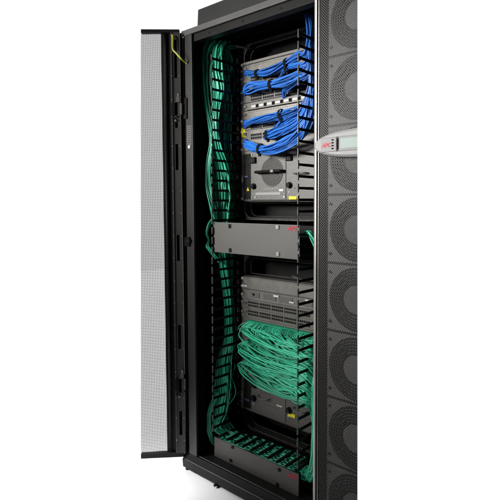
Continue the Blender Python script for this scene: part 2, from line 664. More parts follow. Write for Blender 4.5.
cable_manager(XL, 'black fingered cable strip up the left of the equipment with green cables behind it', 41)
cable_manager(XR, 'black fingered cable strip on the right with pale tips in front of the blue cables', 41)

# ------------------------------------------------------------------ horizontal cable managers with hinged covers
def cover(z1, zh, y, m, label, dark):
    t = thing('horizontal_cable_manager', ((XL + XR) / 2, y, z1 - zh), label, 'cable manager', 'covered cable managers')
    s = MB()
    s.box(XL, XR, y, y + .004, z1 - zh, z1)
    s.build('cover', m, t, .002)
    s = MB()
    s.box(XL + .01, XR - .01, y + .02, y + .15, z1 - zh + .004, z1 - zh + .010)
    s.box(XL + .01, XR - .01, .21, .235, z1 - zh + .012, z1 - .01)
    s.build('tray', 'plastic', t)
    return t


ZM = 1.141
hm = cover(ZM, 3 * U, .063, 'panel', 'wide pale grey cover panel across the middle of the rack', False)
for x, y in ((229.8, 226.2), (230.2, 250.3)):
    p = at(x, y, .0625)
    MB().box(p.x - .008, p.x + .008, p.y - .002, p.y, p.z - .009, p.z + .009).build('latch', 'plastic', hm, .0015, 1)
for x, y in ((277.6, 227.2), (278, 254.2)):
    p = at(x, y, .0625)
    l = MB().box(p.x - .009, p.x + .009, p.y - .004, p.y, p.z - .0085, p.z + .0085).build('latch', 'silver', hm, .002, 1)
    l['label'] = 'bare steel latch'
p = at(292.0, 228.6, .0622)
text_mesh('APC', .022, p, (1, 0, 0), (0, 0, 1), 'red', hm, 'logo', .03, .15)

ZBm = .1733
hb = cover(ZBm, 2 * U, .061, 'panel_shaded', 'grey cover panel with shade painted in, low down just above the sill', True)
for x, y in ((232.6, 447.2), (230.8, 460.3), (279.2, 469.8), (277.4, 484.4)):
    p = at(x, y, .0605)
    s = MB()
    s.cyl((p.x, p.y, p.z), (0, -1, 0), .0075, .003, 16)
    s.box(p.x - .002, p.x + .009, p.y - .0045, p.y - .003, p.z - .002, p.z + .002)
    s.build('latch', 'plastic', hb)
p = at(292.4, 476.6, .0602)
text_mesh('APC', .022, p, (1, 0, 0), (0, 0, 1), 'red', hb, 'logo', .03, .15)
for k in range(10):
    x = XL + .025 + k * .0483
    s = MB()
    s.hexa([(x - .007, .067, ZBm + .001), (x + .007, .067, ZBm + .001), (x + .007, .20, ZBm + .004), (x - .007, .20, ZBm + .004)],
           [(x - .007, .067, ZBm + .007), (x + .007, .067, ZBm + .007), (x + .007, .20, ZBm + .012), (x - .007, .20, ZBm + .012)])
    s.build('finger', 'plastic', hb, .001, 1)


# ------------------------------------------------------------------ equipment
def gbox(sw, x0, y0, x1, y1, d0, d1, name, m, bevel=0., par=None):
    """upright plate on the face of the equipment; corners measured at its left top / right bottom"""
    a, c = at(x0, y0, GY), at(x1, y1, GY)
    return MB().box(a.x, c.x, GY - d1, GY - d0, c.z, a.z).build(name, m, par or sw, bevel, 1)


def wbox(sw, x0, x1, z0, z1, d0, d1, name, m, bevel=0., par=None):
    return MB().box(x0, x1, GY - d1, GY - d0, z0, z1).build(name, m, par or sw, bevel, 1)


def ports(sw, x0, z1, ncol, groups, par, name='port_block', pitch=.0112, ph=.0085, gap=.006, frame='silver', d=.0065, fw=True):
    """two rows of sockets: a pale plate and the dark openings"""
    wdt = groups * ncol * pitch + (groups - 1) * gap
    rowh = ph + .0035
    pl = None
    s = MB()
    hs = MB()
    x = x0
    for g in range(groups):
        s.box(x, x + ncol * pitch, GY - d - .001, GY - d + .002, z1 - 2 * rowh - .004, z1 + .001)
        for c in range(ncol):
            for r in range(2):
                zz = z1 - r * (rowh + .002) - .0015
                xx = x + c * pitch + .0013
                hs.hexa([(xx, GY - d - .0013, zz - ph), (xx + pitch - .0026, GY - d - .0013, zz - ph), (xx + pitch - .0026, GY - d, zz - ph), (xx, GY - d, zz - ph)],
                        [(xx, GY - d - .0013, zz), (xx + pitch - .0026, GY - d - .0013, zz), (xx + pitch - .0026, GY - d, zz), (xx, GY - d, zz)])
        x += ncol * pitch + gap
    pl = s.build(name, frame, par)
    hs.build('socket_openings', 'hole', pl)
    return pl


def screws(sw, pts, r=.004):
    for x, z in pts:
        s = MB()
        s.cyl((x, GY - .002, z), (0, -1, 0), r * 1.5, .003, 14)
        s.cyl((x, GY - .005, z), (0, -1, 0), r, .003, 12)
        s.build('screw', 'white', sw)


def power_supply(sw, xa, xb, za, zb, m, cx, full):
    """za bottom, zb top"""
    p = wbox(sw, xa, xb, za, zb, .001, .007, 'power_supply', m, .0012)
    f = GY - .007
    cz = (za + zb) / 2 + .013
    if full:
        R = .062
        g = MB()
        g.cyl((cx, f, cz), (0, -1, 0), R, .0008, 40)
        g.build('fan_opening', 'psu_dim', p)
        g = MB()
        for q in range(1, 12):
            rr = (R - .003) * q / 11.5
            nq = int(2 * math.pi * rr / .0056)
            for a in range(nq):
                an = 2 * math.pi * a / nq + q * .7
                g.cyl((cx + rr * math.cos(an), f - .0009, cz + rr * math.sin(an)), (0, -1, 0), .0018, .0006, 6)
        g.build('vent_holes', 'hole', p)
        g = MB()
        g.torus((cx, f - .001, cz), R, .0016, 48, 6)
        g.build('fan_rim', 'psu_dim', p)
    # handle
    h = MB()
    hx0, hx1 = (cx - .085, cx + .072) if full else (xa + .050, xa + .12)
    hz = cz + .002 if full else cz - .012
    h.tube(spline([(hx0, f, hz), (hx0 + .004, f - .018, hz), (hx0 + .02, f - .024, hz), (hx1 - .02, f - .024, hz), (hx1 - .004, f - .018, hz), (hx1, f, hz)], 5), .0062 if full else .0030, 10)
    ho = h.build('handle', 'plastic' if full else 'tip', p)
    if full:
        h = MB()
        h.tube([(cx + .014, f - .0245, hz), (cx + .034, f - .0245, hz)], .0075, 12)
        h.build('handle_ferrule', 'silver', ho)
    # power inlet
    ix = xa + .018
    s = MB()
    s.box(ix - .017, ix + .017, f - .010, f, zb - .052, zb - .024)
    io = s.build('power_inlet', 'plastic', p, .002, 1)
    s = MB()
    for k in range(3):
        s.box(ix - .011 + k * .009, ix - .008 + k * .009, f - .013, f - .010, zb - .047, zb - .031)
    s.build('inlet_pins', 'rail', io)
    # knob
    s = MB()
    kx, kz = (xa + .020, za + .062)
    s.cyl((kx, f, kz), (0, -1, 0), .014, .006, 20)
    s.cyl((kx, f - .006, kz), (0, -1, 0), .010, .010, 16)
    s.build('knob', 'plastic', p)
    s = MB()
    for k in range(6):
        s.cyl((cx - .04 + k * .015, f, za + .048 + .001 * (k % 2)), (0, -1, 0), .0035, .0012, 10)
    s.build('status_lamps', 'keypad' if full else 'rail', p)
    wb = MB()
    wb.box(xa + .03, xb - .03, f - .001, f, za + .022, za + .033) if full else wb.box(xa + .01, xa + .02, f - .001, f, za + .03, za + .036)
    wb.build('label_strip', 'keypad', p)
    if full:
        MB().box(cx + .042, cx + .066, f - .0018, f - .0004, za + .037, za + .046).build('label_strip', 'white', p)
        screws_p = MB()
        for sx, sz in ((xa + .008, za + .012), (xb - .008, za + .012), (xa + .008, zb - .01), (xb - .008, zb - .01), (xa + .03, za + .012)):
            screws_p.cyl((sx, f, sz), (0, -1, 0), .0045, .003, 10)
        screws_p.build('screw_heads', 'silver', p)
    return p


def chassis(z0, z1, m, label):
    t = thing('network_switch', ((XL + XR) / 2, GY, z0), label, 'network switch', 'rack mounted switches')
    MB().box(XL + .012, XR - .012, GY + .0, GY + .15, z0, z1).build('housing', m, t, .001, 1)
    s = MB()
    s.box(XL + .0002, XL + .020, GY - .004, GY + .004, z0 + .001, z1 - .001)
    s.box(XR - .020, XR - .0002, GY - .004, GY + .004, z0 + .001, z1 - .001)
    s.build('mounting_ears', m, t, .001, 1)
    return t


# ---- upper switch
ZA0, ZA1 = 1.2365, 1.872
sw = chassis(ZA0, ZA1, 'chassis', 'upper modular network switch, crowded with blue cables above its fan power supply')
wbox(sw, XL + .021, XR - .021, 1.8585, 1.8715, .0, .008, 'top_bezel', 'chassis', .0015)
slots = [1.8570, 1.775, 1.684, 1.648, 1.560, 1.464]
porttop = [1.800, 1.715, 0, 1.588, 1.541]
cards = []
for k in range(5):
    c = wbox(sw, XL + .022, XR - .022, slots[k + 1] + .002, slots[k] - .001, .0, .006, 'line_card', 'card' if k != 2 else 'chassis', .001)
    cards.append(c)
    # ejector levers
    for xx in (XL + .026, XR - .044):
        wbox(sw, xx, xx + .018, slots[k] - .022, slots[k] - .010, .0065, .011, 'ejector', 'silver' if k in (0, 2) else 'tip', .0015, c)
    z = slots[k] - .020
    if k != 2:
        ports(sw, XL + .070, porttop[k], 6, 5, c, frame='tip')
        s = MB()
        for q in range(30):
            s.box(XL + .052 + q * .0128, XL + .056 + q * .0128, GY - .0072, GY - .006, slots[k] - .010, slots[k] - .0075)
        s.build('status_lamps', 'tip', c)
    else:
        h = MB()
        for q in range(8):
            xx = XL + .075 + q * .048
            MB().box(xx, xx + .026, GY - .0078, GY - .006, 1.660, 1.669).build('label_strip', 'white', c)
            h.box(xx + .028, xx + .042, GY - .0075, GY - .006, 1.657, 1.672)
        h.build('socket_openings', 'hole', c)
        s = MB()
        s.box(XL + .05, XL + .40, GY - .0072, GY - .006, 1.6490, 1.6520)
        s.build('dark_line', 'hole', c)  # thin dark strip below the label row
screws(sw, [(XL + .010, z) for z in (1.862, 1.835, 1.80, 1.735, 1.69, 1.605, 1.555, 1.475, 1.245)], .0045)
# yellow tag on the left ear
gbox(sw, 242.0, 128.2, 246.2, 137.2, .0042, .007, 'tag', 'yellow', .001)
# air duct panel beside the supplies
a = wbox(sw, XL + .020, XL + .068, 1.242, 1.452, .0, .003, 'air_panel', 'black', .001)
s = MB()
s.box(XL + .026, XL + .046, GY - .0036, GY - .003, 1.345, 1.352)
s.build('label_strip', 'bluelab', a)
s = MB()
s.prism([(XL + .040, GY - .0036, 1.282), (XL + .056, GY - .0036, 1.282), (XL + .048, GY - .0036, 1.300)], (0, .0005, 0))
s.build('warning_mark', 'yellow', a)
power_supply(sw, XL + .070, .4155, 1.240, 1.458, 'psu', .337, True)
ps = power_supply(sw, .4175, XR - .022, 1.240, 1.458, 'psu', .505, False)
s = MB()
s.cyl((.455, GY - .0075, 1.250), (0, 0, -1), .001, .001, 6)
p = at(292.6, 197.8, GY - .008)
MB().box(p.x - .020, p.x + .022, GY - .0105, GY - .0075, p.z - .007, p.z + .007).build('label_strip', 'yellow', ps, .001, 1)
MB().box(p.x + .024, p.x + .035, GY - .0105, GY - .0075, p.z - .004, p.z + .012).build('label_strip', 'white', ps, .001, 1)

# ---- lower switch
ZB0, ZB1 = .2545, .882
sw2 = chassis(ZB0, ZB1, 'chassis_low', 'lower modular network switch, half hidden by a mass of green cables')
wbox(sw2, XL + .021, XR - .021, .828, .879, .0, .008, 'blank_cover', 'chassis_low', .0015)
wbox(sw2, XL + .021, XR - .021, .824, .8275, .0, .010, 'cover_lip', 'panel', .001)
c = wbox(sw2, XL + .021, XR - .021, .780, .8235, .0, .006, 'supervisor_card', 'chassis_low', .001)
for x0, x1 in ((.205, .262), (.285, .36), (.38, .455), (.475, .56)):
    wbox(sw2, x0, x1, .792, .8165, .0065, .009, 'module_cover', 'panel', .001, c)
for x0, y0, x1, y1 in ((274.8, 294.6, 280, 297.2), (290.5, 301.2, 295.3, 303.4), (306.5, 299, 310, 301)):
    gbox(sw2, x0, y0, x1, y1, .0095, .0105, 'label_strip', 'white', 0, c)
s = MB()
s.cyl((.227, GY - .009, .806), (0, -1, 0), .006, .002, 12)
s.build('socket_openings', 'hole', c)
rows = [(.778, .738), (.7365, .694), (.6925, .60), (.598, .51), (.508, .43)]
for k, (zt, zb) in enumerate(rows):
    c = wbox(sw2, XL + .021, XR - .021, zb, zt, .0, .006, 'line_card', 'chassis', .001)
    ports(sw2, XL + .050, zt - .006, 6, 5, c, frame='panel' if k < 2 else 'chassis_low')
    wbox(sw2, XL + .026, XL + .044, zt - .022, zt - .010, .0065, .011, 'ejector', 'tip', .0015, c)
screws(sw2, [(XL + .010, z) for z in (.872, .838, .80, .765, .72, .58, .45)], .0045)
gbox(sw2, 243.6, 284.3, 248.2, 286.8, .0042, .009, 'tag', 'white', .001)
a = wbox(sw2, XL + .020, XL + .068, .262, .42, .0, .003, 'air_panel', 'black', .001)
s = MB()
s.box(XL + .026, XL + .052, GY - .0036, GY - .003, .297, .305)
s.build('label_strip', 'bluelab', a)
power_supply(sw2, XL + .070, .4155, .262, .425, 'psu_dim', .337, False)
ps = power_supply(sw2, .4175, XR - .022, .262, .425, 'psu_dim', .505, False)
p = at(292.2, 415.5, GY - .008)
MB().box(p.x - .024, p.x + .018, GY - .0105, GY - .0075, p.z - .008, p.z + .008).build('label_strip', 'yellow', ps, .001, 1)
gbox(sw2, 277.8, 403.8, 283.2, 407, .0075, .009, 'label_strip', 'white')

# cream unit-number strips on the left rail
for y0, y1, x0, x1, lab in ((182, 201, 238.2, 241.2, 'upper'), (390, 408, 240.2, 243.0, 'lower')):
    a, c = at(x0, y0, .2345), at(x1, y1, .2345)
    s = MB().box(a.x, c.x, .2290, .2312, c.z, a.z).build('rail_label', 'cream')
    tag(s, 'cream label strip with dark dots on the left rail beside the %s power supplies' % lab, 'label', 'rail labels')
    q = MB()
    for k in range(5):
        z = c.z + (a.z - c.z) * (k + .5) / 5
        q.cyl(((a.x + c.x) / 2 + .001, .2288, z), (0, -1, 0), .0042, .0004, 10)
    q.build('printed_dots', 'hole', s)


# ------------------------------------------------------------------ cables
def link_mesh(o):
    COL.objects.link(o)


def bundle(name, m, n, ctrl, label, cat, group, r=.0029, jit=.25, seed=0, plug=None, twist=1.0, seg=7, trim=0, into=None):
    """n separate cables following control points (Vector, half width, half depth)"""
    rnd = random.Random(seed)
    C = [Vector(c[0]) for c in ctrl]
    out = []
    for i in range(n):
        rad = math.sqrt((i + .5) / n)
        ang = i * 2.39996 + rnd.uniform(-.3, .3)
        pts = []
        drop = rnd.randint(0, trim) if trim else 0
        for k in range(len(C) - drop):
            t = (C[min(k + 1, len(C) - 1)] - C[max(k - 1, 0)]).normalized()
            dep = Vector((.35, -1, 0)).normalized()
            dep = (dep - t * dep.dot(t)).normalized()
            nn = t.cross(dep)
            a = ang + twist * .35 * k
            w, d = ctrl[k][1], ctrl[k][2]
            pts.append(C[k] + nn * (w * (rad * math.cos(a) + rnd.uniform(-jit, jit))) + dep * (d * (rad * math.sin(a) + rnd.uniform(-jit, jit))))
        b = into or MB()
        b.tube(spline(pts, seg), r * rnd.uniform(.93, 1.07), 6)
        if into:
            continue
        o = b.build(name, m, rec=False)
        tag(o, label, cat, group)
        if plug:
            p0 = pts[0]
            d = (p0 - pts[1]).normalized()
            q = MB()
            q.tube([p0 - d * .004, p0 + d * .012, p0 + d * .022], [.0036, .0058, .0058], 8)
            q.build('plug', plug, o)
        out.append(o)
    return out


def strap(p, axis, r1, r2, label, wdt=.012):
    """hook and loop strap wrapped round a bundle"""
    p = Vector(p)
    ax = Vector(axis).normalized()
    dep = Vector((.35, -1, 0)).normalized()
    dep = (dep - ax * dep.dot(ax)).normalized()
    nn = ax.cross(dep)
    b = MB()
    n = 28
    rings = []
    for k in range(n):
        a = 2 * math.pi * k / n
        e = nn * (math.cos(a) * r1) + dep * (math.sin(a) * r2)
        o = nn * (math.cos(a) * (r1 + .0022)) + dep * (math.sin(a) * (r2 + .0022))
        rings.append([b.bm.verts.new(p + v + ax * s) for v, s in ((e, -wdt / 2), (o, -wdt / 2), (o, wdt / 2), (e, wdt / 2))])
    for k in range(n):
        A, B = rings[k], rings[(k + 1) % n]
        for j in range(4):
            b.bm.faces.new((A[j], A[(j + 1) % 4], B[(j + 1) % 4], B[j]))
    q = p + nn * (r1 + .002)
    b.prism([q - ax * wdt / 2 - dep * .004, q + ax * wdt / 2 - dep * .004, q + ax * wdt / 2 + dep * .004, q - ax * wdt / 2 + dep * .004], nn * .008)
    o = b.build('cable_strap', 'strap')
    return tag(o, label, 'cable strap', 'hook and loop straps on the blue bundles')


def P(x, y, Y, w, d):
    return (at(x, y, Y), w, d)


rx = .16    # depth of the cable channel on the right
top_exit = [P(309.5, 60, .14, .013, .02), P(310, 35, .15, .013, .02), P(309, 14, .16, .012, .02), P(309, -6, .17, .012, .02)]
# top row
bundle('network_cable', 'blue', 16, [P(247, 73, .222, .012, .004), P(251, 73.5, .20, .012, .008), P(257.5, 73.5, .19, .0135, .011), P(270, 71.5, .18, .021, .014), P(287, 63, .165, .015, .014), P(298, 56, .155, .02, .014), P(306, 53, .145, .013, .014)] + top_exit[1:],
       'blue network cable in the topmost bundle, strapped twice along the upper switch', 'network cable', 'blue cables of the topmost bundle', seed=1, plug='plugblue')
bundle('network_cable', 'blue', 9, [P(280, 76, .222, .008, .004), P(283, 72, .19, .009, .008), P(288, 68, .165, .011, .010), P(297, 65, .15, .012, .01), P(306, 64, .145, .012, .01), P(311, 52, .15, .008, .01), P(311, 30, .155, .008, .01)],
       'blue network cable in the short thin bundle under the topmost one, at the right', 'network cable', 'blue cables of the short upper bundle', seed=2, plug='plugblue')
# second row
bundle('network_cable', 'blue', 24, [P(245, 93, .222, .010, .004), P(244.5, 91, .195, .014, .008), P(250, 87.5, .185, .024, .012), P(260, 85.5, .18, .022, .014), P(271.5, 84.5, .17, .016, .013), P(286, 81, .16, .022, .014), P(299, 76, .15, .021, .014), P(307, 71, .145, .018, .014), P(311, 56, .15, .010, .014), P(311, 30, .16, .010, .014)],
       'blue network cable in the broad second bundle, fanning from its left end', 'network cable', 'blue cables of the second bundle', seed=3, plug='plugblue')
bundle('network_cable', 'blue', 7, [P(284, 95, .222, .014, .004), P(284, 92, .20, .014, .006), P(287, 88, .185, .014, .008), P(296, 82, .165, .010, .008), P(306, 76, .15, .010, .01), P(311, 62, .15, .008, .01)],
       'blue network cable dropping in a small tuft below the second bundle', 'network cable', 'blue cables of the small tuft', seed=4, plug='plugblue')
# third row
bundle('network_cable', 'blue', 16, [P(246, 124, .222, .016, .004), P(249, 122.5, .20, .013, .006), P(256, 120.5, .19, .015, .010), P(268, 118.5, .175, .019, .012), P(281, 115, .165, .016, .012), P(292, 112, .155, .017, .012), P(300, 109, .15, .017, .012), P(306, 101, .15, .014, .012), P(311, 84, .15, .010, .012), P(311.5, 60, .15, .008, .012)],
       'blue network cable in the third bundle, just under the row of white labels', 'network cable', 'blue cables of the third bundle', seed=5, plug='plugblue')
bundle('network_cable', 'blue', 16, [P(277, 127, .222, .014, .004), P(279, 126, .195, .016, .008), P(284, 123, .18, .018, .012), P(294, 118.5, .16, .018, .012), P(301, 114, .15, .016, .012), P(307, 104, .145, .014, .012), P(312, 88, .15, .010, .012)],
       'blue network cable in the short loop right of the strap under the third bundle', 'network cable', 'blue cables of the short loop', seed=6, plug='plugblue')
# fourth row
bundle('network_cable', 'blue', 20, [P(266, 136, .222, .012, .004), P(268, 135, .19, .018, .010), P(276, 132.5, .175, .022, .012), P(287, 128.5, .16, .020, .012), P(298, 123, .15, .02, .012), P(306, 113, .145, .018, .012), P(312, 97, .15, .012, .012)],
       'blue network cable in the right half of the fourth row, beside the bare sockets', 'network cable', 'blue cables of the fourth row', seed=7, plug='plugblue')
bundle('network_cable', 'blue', 26, [P(245.5, 142.5, .222, .014, .004), P(246, 144, .20, .016, .008), P(252, 147, .185, .020, .012), P(260.5, 149, .175, .018, .014), P(272, 149, .165, .024, .016), P(287, 143.5, .155, .026, .016), P(299, 135.5, .148, .024, .014), P(306, 126, .145, .02, .014), P(312, 111, .15, .016, .014), P(314, 92, .16, .012, .014)],
       'blue network cable in the lowest fat bundle, sagging over the fan power supply', 'network cable', 'blue cables of the lowest bundle', seed=8, plug='plugblue')
bundle('network_cable', 'blue', 12, [P(303, 133, .15, .012, .012), P(307, 119, .14, .014, .012), P(310, 103, .145, .012, .012), P(311.5, 85, .15, .010, .012), P(311, 55, .15, .009, .012), P(310, 25, .16, .01, .012), P(310, -6, .17, .01, .012)],
       'blue network cable climbing steeply behind the pale fingertips at the right edge', 'network cable', 'blue cables climbing at the right', seed=9)
for x, y, Y, x2, y2, r1, r2, lab in (
        (257.3, 73.5, .19, 270, 71, .016, .014, 'black strap at the left end of the topmost blue bundle'),
        (287, 63.3, .165, 298, 57, .019, .017, 'black strap near the right end of the topmost blue bundle'),
        (287.2, 68.5, .160, 297, 65, .014, .014, 'black strap round the short thin blue bundle at the upper right'),
        (271.3, 84.6, .17, 286, 81, .021, .017, 'black strap in the middle of the broad second blue bundle'),
        (281.2, 114.6, .163, 292, 112, .021, .017, 'thick black strap on the third blue bundle under the white labels'),
        (267.5, 135, .188, 277, 132, .020, .014, 'black strap at the left end of the fourth row of blue cables'),
        (260.3, 149, .175, 270, 149.3, .022, .018, 'black strap round the lowest fat blue bundle')):
    p, q = at(x, y, Y), at(x2, y2, Y - .008)
    strap(p, q - p, r1, r2, lab)


# ---- green patch cables of the lower switch: three cards, each port its own cable
REAR, REARPLUG = MB(), MB()


def green_card(zc, x0, x1, n, ymin, ymax, zlo, zhi, label, group, seed, left=.0, rowz=.012):
    rnd = random.Random(seed)
    for i in range(n):
        f = (i + .5) / n
        xp = x0 + (x1 - x0) * f
        r0 = (i % 2)
        z0 = zc - r0 * rowz
        v = rnd.random()
        zt = zlo + (zhi - zlo) * v
        Yf = ymin + (ymax - ymin) * rnd.random()
        sag = zc - zt
        lb = max(0, 1 - f * 2.6)
        pts = [Vector((xp, .226, z0)), Vector((xp - .002, .205, z0 - .003)), Vector((xp - .012 * lb - left * lb * rnd.uniform(.5, 1.1), .185, z0 - .014 - .25 * sag * rnd.uniform(.6, 1)))]
        xm = xp - left * lb * rnd.uniform(.4, 1.2) + .02 + .03 * f
        pts.append(Vector((xm, Yf + .02, zc - sag * rnd.uniform(.6, .8))))
        xa = xm
        for g in (.33, .66, 1.0):
            X = xa + (.612 - xa) * g
            if X - pts[-1].x < .03:
                continue
            pts.append(Vector((X, Yf + rnd.uniform(-.008, .008) - .02 * g, zt - .012 * g + rnd.uniform(-.010, .010))))
        z5 = zt - rnd.uniform(.02, .06)
        pts.append(Vector((.648 + rnd.uniform(-.008, .008), Yf - .01, z5)))
        xd = rnd.uniform(.660, .690)
        yd = rnd.uniform(.09, .14)
        zz = z5 - rnd.uniform(.07, .12)
        while zz > .26:
            pts.append(Vector((xd + rnd.uniform(-.005, .005), yd + rnd.uniform(-.005, .005), zz)))
            zz -= .11
        pts.append(Vector((xd - .006, yd - .005, .22 + rnd.uniform(-.02, .02))))
        pts.append(Vector((xd - .03, yd, .165 + rnd.uniform(-.02, .02))))
        pts.append(Vector((xd - .075, yd + .02, .145 + rnd.uniform(-.02, .015))))
        if Yf > ymin + .28 * (ymax - ymin):          # the rear half of the mass: too many to tell apart
            REAR.tube(spline(pts, 6), .0029 * rnd.uniform(.93, 1.07), 6)
            REARPLUG.box(xp - .0048, xp + .0048, .207, .2285, z0 - .0045, z0 + .0045)
            continue
        b = MB()
        b.tube(spline(pts, 6), .0029 * rnd.uniform(.93, 1.07), 6)
        o = b.build('network_cable', 'green', rec=False)
        tag(o, label, 'network cable', group)
        q = MB()
        q.box(xp - .0048, xp + .0048, .207, .2285, z0 - .0045, z0 + .0045)
        q.build('plug', 'pluggreen', o, .0012, 1)


green_card(.683, .205, .600, 92, .135, .185, .565, .660, 'green network cable plugged in the top row and sweeping right across the mass', 'green cables of the top row', 11, .022)
green_card(.590, .195, .600, 88, .12, .165, .490, .585, 'green network cable in the middle of the mass, looping out on its left', 'green cables of the middle row', 12, .022)
green_card(.500, .190, .600, 78, .115, .16, .440, .51, 'green network cable along the bottom edge of the mass, above the dark power supplies', 'green cables of the bottom row', 13, .018)

ro = REAR.build('cable_mass', 'green', rec=False)
tag(ro, 'mass of green cables lying behind the nearer ones in front of the lower switch', 'cable mass', kind='stuff')
rp = REARPLUG.build('plugs', 'pluggreen', ro, .0012, 1)
rp['kind'] = 'stuff'

# ---- green cables up the left channel
def X_(x, y, X, w, d):
    return (atX(x, y, X), w, d)


bundle('network_cable', 'green', 32, [(Vector((.14, .20, 1.985)), .02, .01), X_(225, 39, .105, .022, .015), X_(218.5, 50, .10, .024, .02), X_(216, 68, .105, .030, .015), X_(217, 90, .11, .028, .012), X_(216, 110, .11, .016, .012), X_(215.5, 130, .11, .012, .012), X_(217, 148, .11, .024, .012), X_(221, 170, .11, .036, .012), X_(222, 195, .11, .040, .012), X_(222, 215, .11, .036, .012), X_(222.5, 245, .11, .022, .012), X_(224, 268, .11, .022, .012), X_(227, 295, .11, .019, .012), X_(229, 318, .11, .018, .012), X_(228, 340, .11, .020, .012), X_(224, 362, .11, .030, .012), X_(222, 385, .11, .036, .012), X_(220, 410, .11, .030, .012), X_(217, 428, .11, .022, .012), (Vector((.16, .135, .165)), .014, .03), (Vector((.28, .145, .158)), .014, .045), (Vector((.42, .145, .158)), .014, .045), (Vector((.58, .14, .155)), .016, .045)],
       'green network cable running up behind the left fingers from floor to top', 'network cable', 'green cables behind the left fingers', seed=21, jit=.32, twist=.5)
bundle('network_cable', 'green', 13, [(Vector((.15, .17, 1.985)), .03, .01), X_(229, 32.5, .11, .03, .008), X_(221, 36, .095, .03, .008), X_(212, 42.5, .075, .03, .010), X_(205, 53, .05, .026, .012), X_(204, 67, .05, .022, .012), X_(205, 84, .06, .012, .01), X_(207, 105, .07, .012, .01), X_(210, 125, .085, .010, .01), X_(212, 143, .10, .010, .01), X_(209, 162, .09, .012, .01), X_(208.5, 185, .085, .012, .01), X_(211, 203, .10, .012, .01), X_(216, 225, .11, .014, .01), X_(220, 250, .115, .014, .01)],
       'green network cable arching over at the top left and bulging out past the fingers', 'network cable', 'green cables at the top left', seed=22, jit=.3)
DEEP = MB()
bundle('network_cable', 'green', 20, [(Vector((.12, .28, 1.985)), .03, .01), X_(224, 46, .07, .03, .02), X_(223, 62, .07, .045, .015), X_(223, 85, .06, .05, .015), X_(222, 110, .05, .05, .015), X_(223, 140, .05, .045, .015), X_(224, 170, .06, .05, .015), X_(226, 200, .07, .045, .015), X_(227, 230, .08, .03, .012), X_(227, 262, .09, .030, .012), X_(230, 300, .09, .020, .012), X_(230, 335, .09, .028, .012), X_(226, 365, .09, .045, .012), X_(223, 390, .09, .055, .012), X_(221, 415, .10, .035, .012), (Vector((.17, .16, .16)), .014, .03), (Vector((.28, .165, .16)), .012, .04), (Vector((.42, .165, .16)), .012, .04), (Vector((.58, .16, .155)), .012, .04)],
       'green network cable deep in the left channel, loose behind the others', 'network cable', 'green cables deep in the left channel', seed=26, jit=.5, twist=.7, into=DEEP)
tag(DEEP.build('cable_mass', 'green', rec=False), 'loose green cables deep in the left channel, half lost in the dark behind the fingers', 'cable mass', kind='stuff')
bundle('network_cable', 'green', 7, [X_(214, 218, .10, .008, .008), X_(209, 224, .085, .006, .008), X_(206.5, 233, .08, .006, .008), X_(208.5, 240, .08, .006, .006), X_(207, 246, .085, .006, .008), X_(211, 251, .10, .006, .008), X_(220, 262, .115, .008, .008)],
       'green network cable bowing out at the left end of the middle cover', 'network cable', 'green cables left of the middle cover', seed=23, jit=.3)
bundle('network_cable', 'green', 16, [X_(218, 392, .10, .014, .008), X_(211, 408, .085, .012, .008), X_(208.5, 420, .08, .012, .008), X_(210, 432, .085, .012, .01), X_(215, 443, .095, .012, .01), (Vector((.17, .11, .16)), .012, .025), (Vector((.28, .115, .16)), .012, .035), (Vector((.42, .115, .16)), .012, .035), (Vector((.58, .115, .155)), .014, .035)],
       'green network cable sweeping out round the lower left corner into the bottom tray', 'network cable', 'green cables at the lower left corner', seed=24, jit=.3)
bundle('network_cable', 'green', 7, [(Vector((.60, .12, 1.10)), .012, .012), (Vector((.635, .10, 1.11)), .012, .01), (Vector((.66, .10, 1.085)), .012, .01), (Vector((.685, .11, 1.04)), .012, .01), (Vector((.715, .14, .97)), .010, .01), (Vector((.72, .15, .82)), .010, .01), (Vector((.71, .15, .66)), .010, .01), (Vector((.69, .13, .52)), .010, .01)],
       'green network cable spilling from the right end of the middle cover', 'network cable', 'green cables right of the middle cover', seed=25, jit=.3)

# ------------------------------------------------------------------ the cooling unit at the right
CUT = RT - FW * ((357.5 - PX) / FPX)        # plane of the cabinet's right end
CUTP = CAM + ray(357.5, 200)
FYC = -.04
cool = thing('cooling_unit', (.85, 0, 0), 'tall dark cooling cabinet with fans behind a perforated front and pale edge trim', 'cooling unit')


def cbuild(b, name, m, parent=None, bevel=0.):
    b.clip(CUTP, CUT)
    return b.build(name, m, parent or cool, bevel, 1)


Z0, Z1 = .035, 2.0
b = MB()
n = 10
pr = [(.7577, .03), (.7577, -.026)] + [(.7577 + .015 * (1 - math.cos(a)), -.026 - .018 * math.sin(a)) for a in [math.pi / 2 * k / n for k in range(1, n + 1)]] + [(.7755, -.044), (.7755, .03)]
b.hexa([(x, y, Z0) for x, y in pr], [(x, y, Z1) for x, y in pr])
cbuild(b, 'edge_trim', 'trim')
b = MB()
b.box(.7757, .7815, -.034, .02, Z0, Z1)
cbuild(b, 'trim_gap', 'hole')
b = MB()
b.box(.7817, .7855, -.043, .02, Z0, Z1)
cbuild(b, 'inner_trim', 'trim', bevel=.001)
b = MB()
b.face([(.7855, FYC, Z0), (.98, FYC, Z0), (.98, FYC, Z1), (.7855, FYC, Z1)])
cbuild(b, 'front_grille', 'grille')
b = MB()
b.box(.7857, .98, .003, .006, Z0, Z1)
cbuild(b, 'back_baffle', 'fandark')
XP = at(328.6, 90, -.02).x
fp = MB()
fp.box(XP, .98, -.020, -.010, Z0, Z1)
cbuild(fp, 'fan_plate', 'fanplate', bevel=0)
PIT = .2325
seam0 = 1.7175
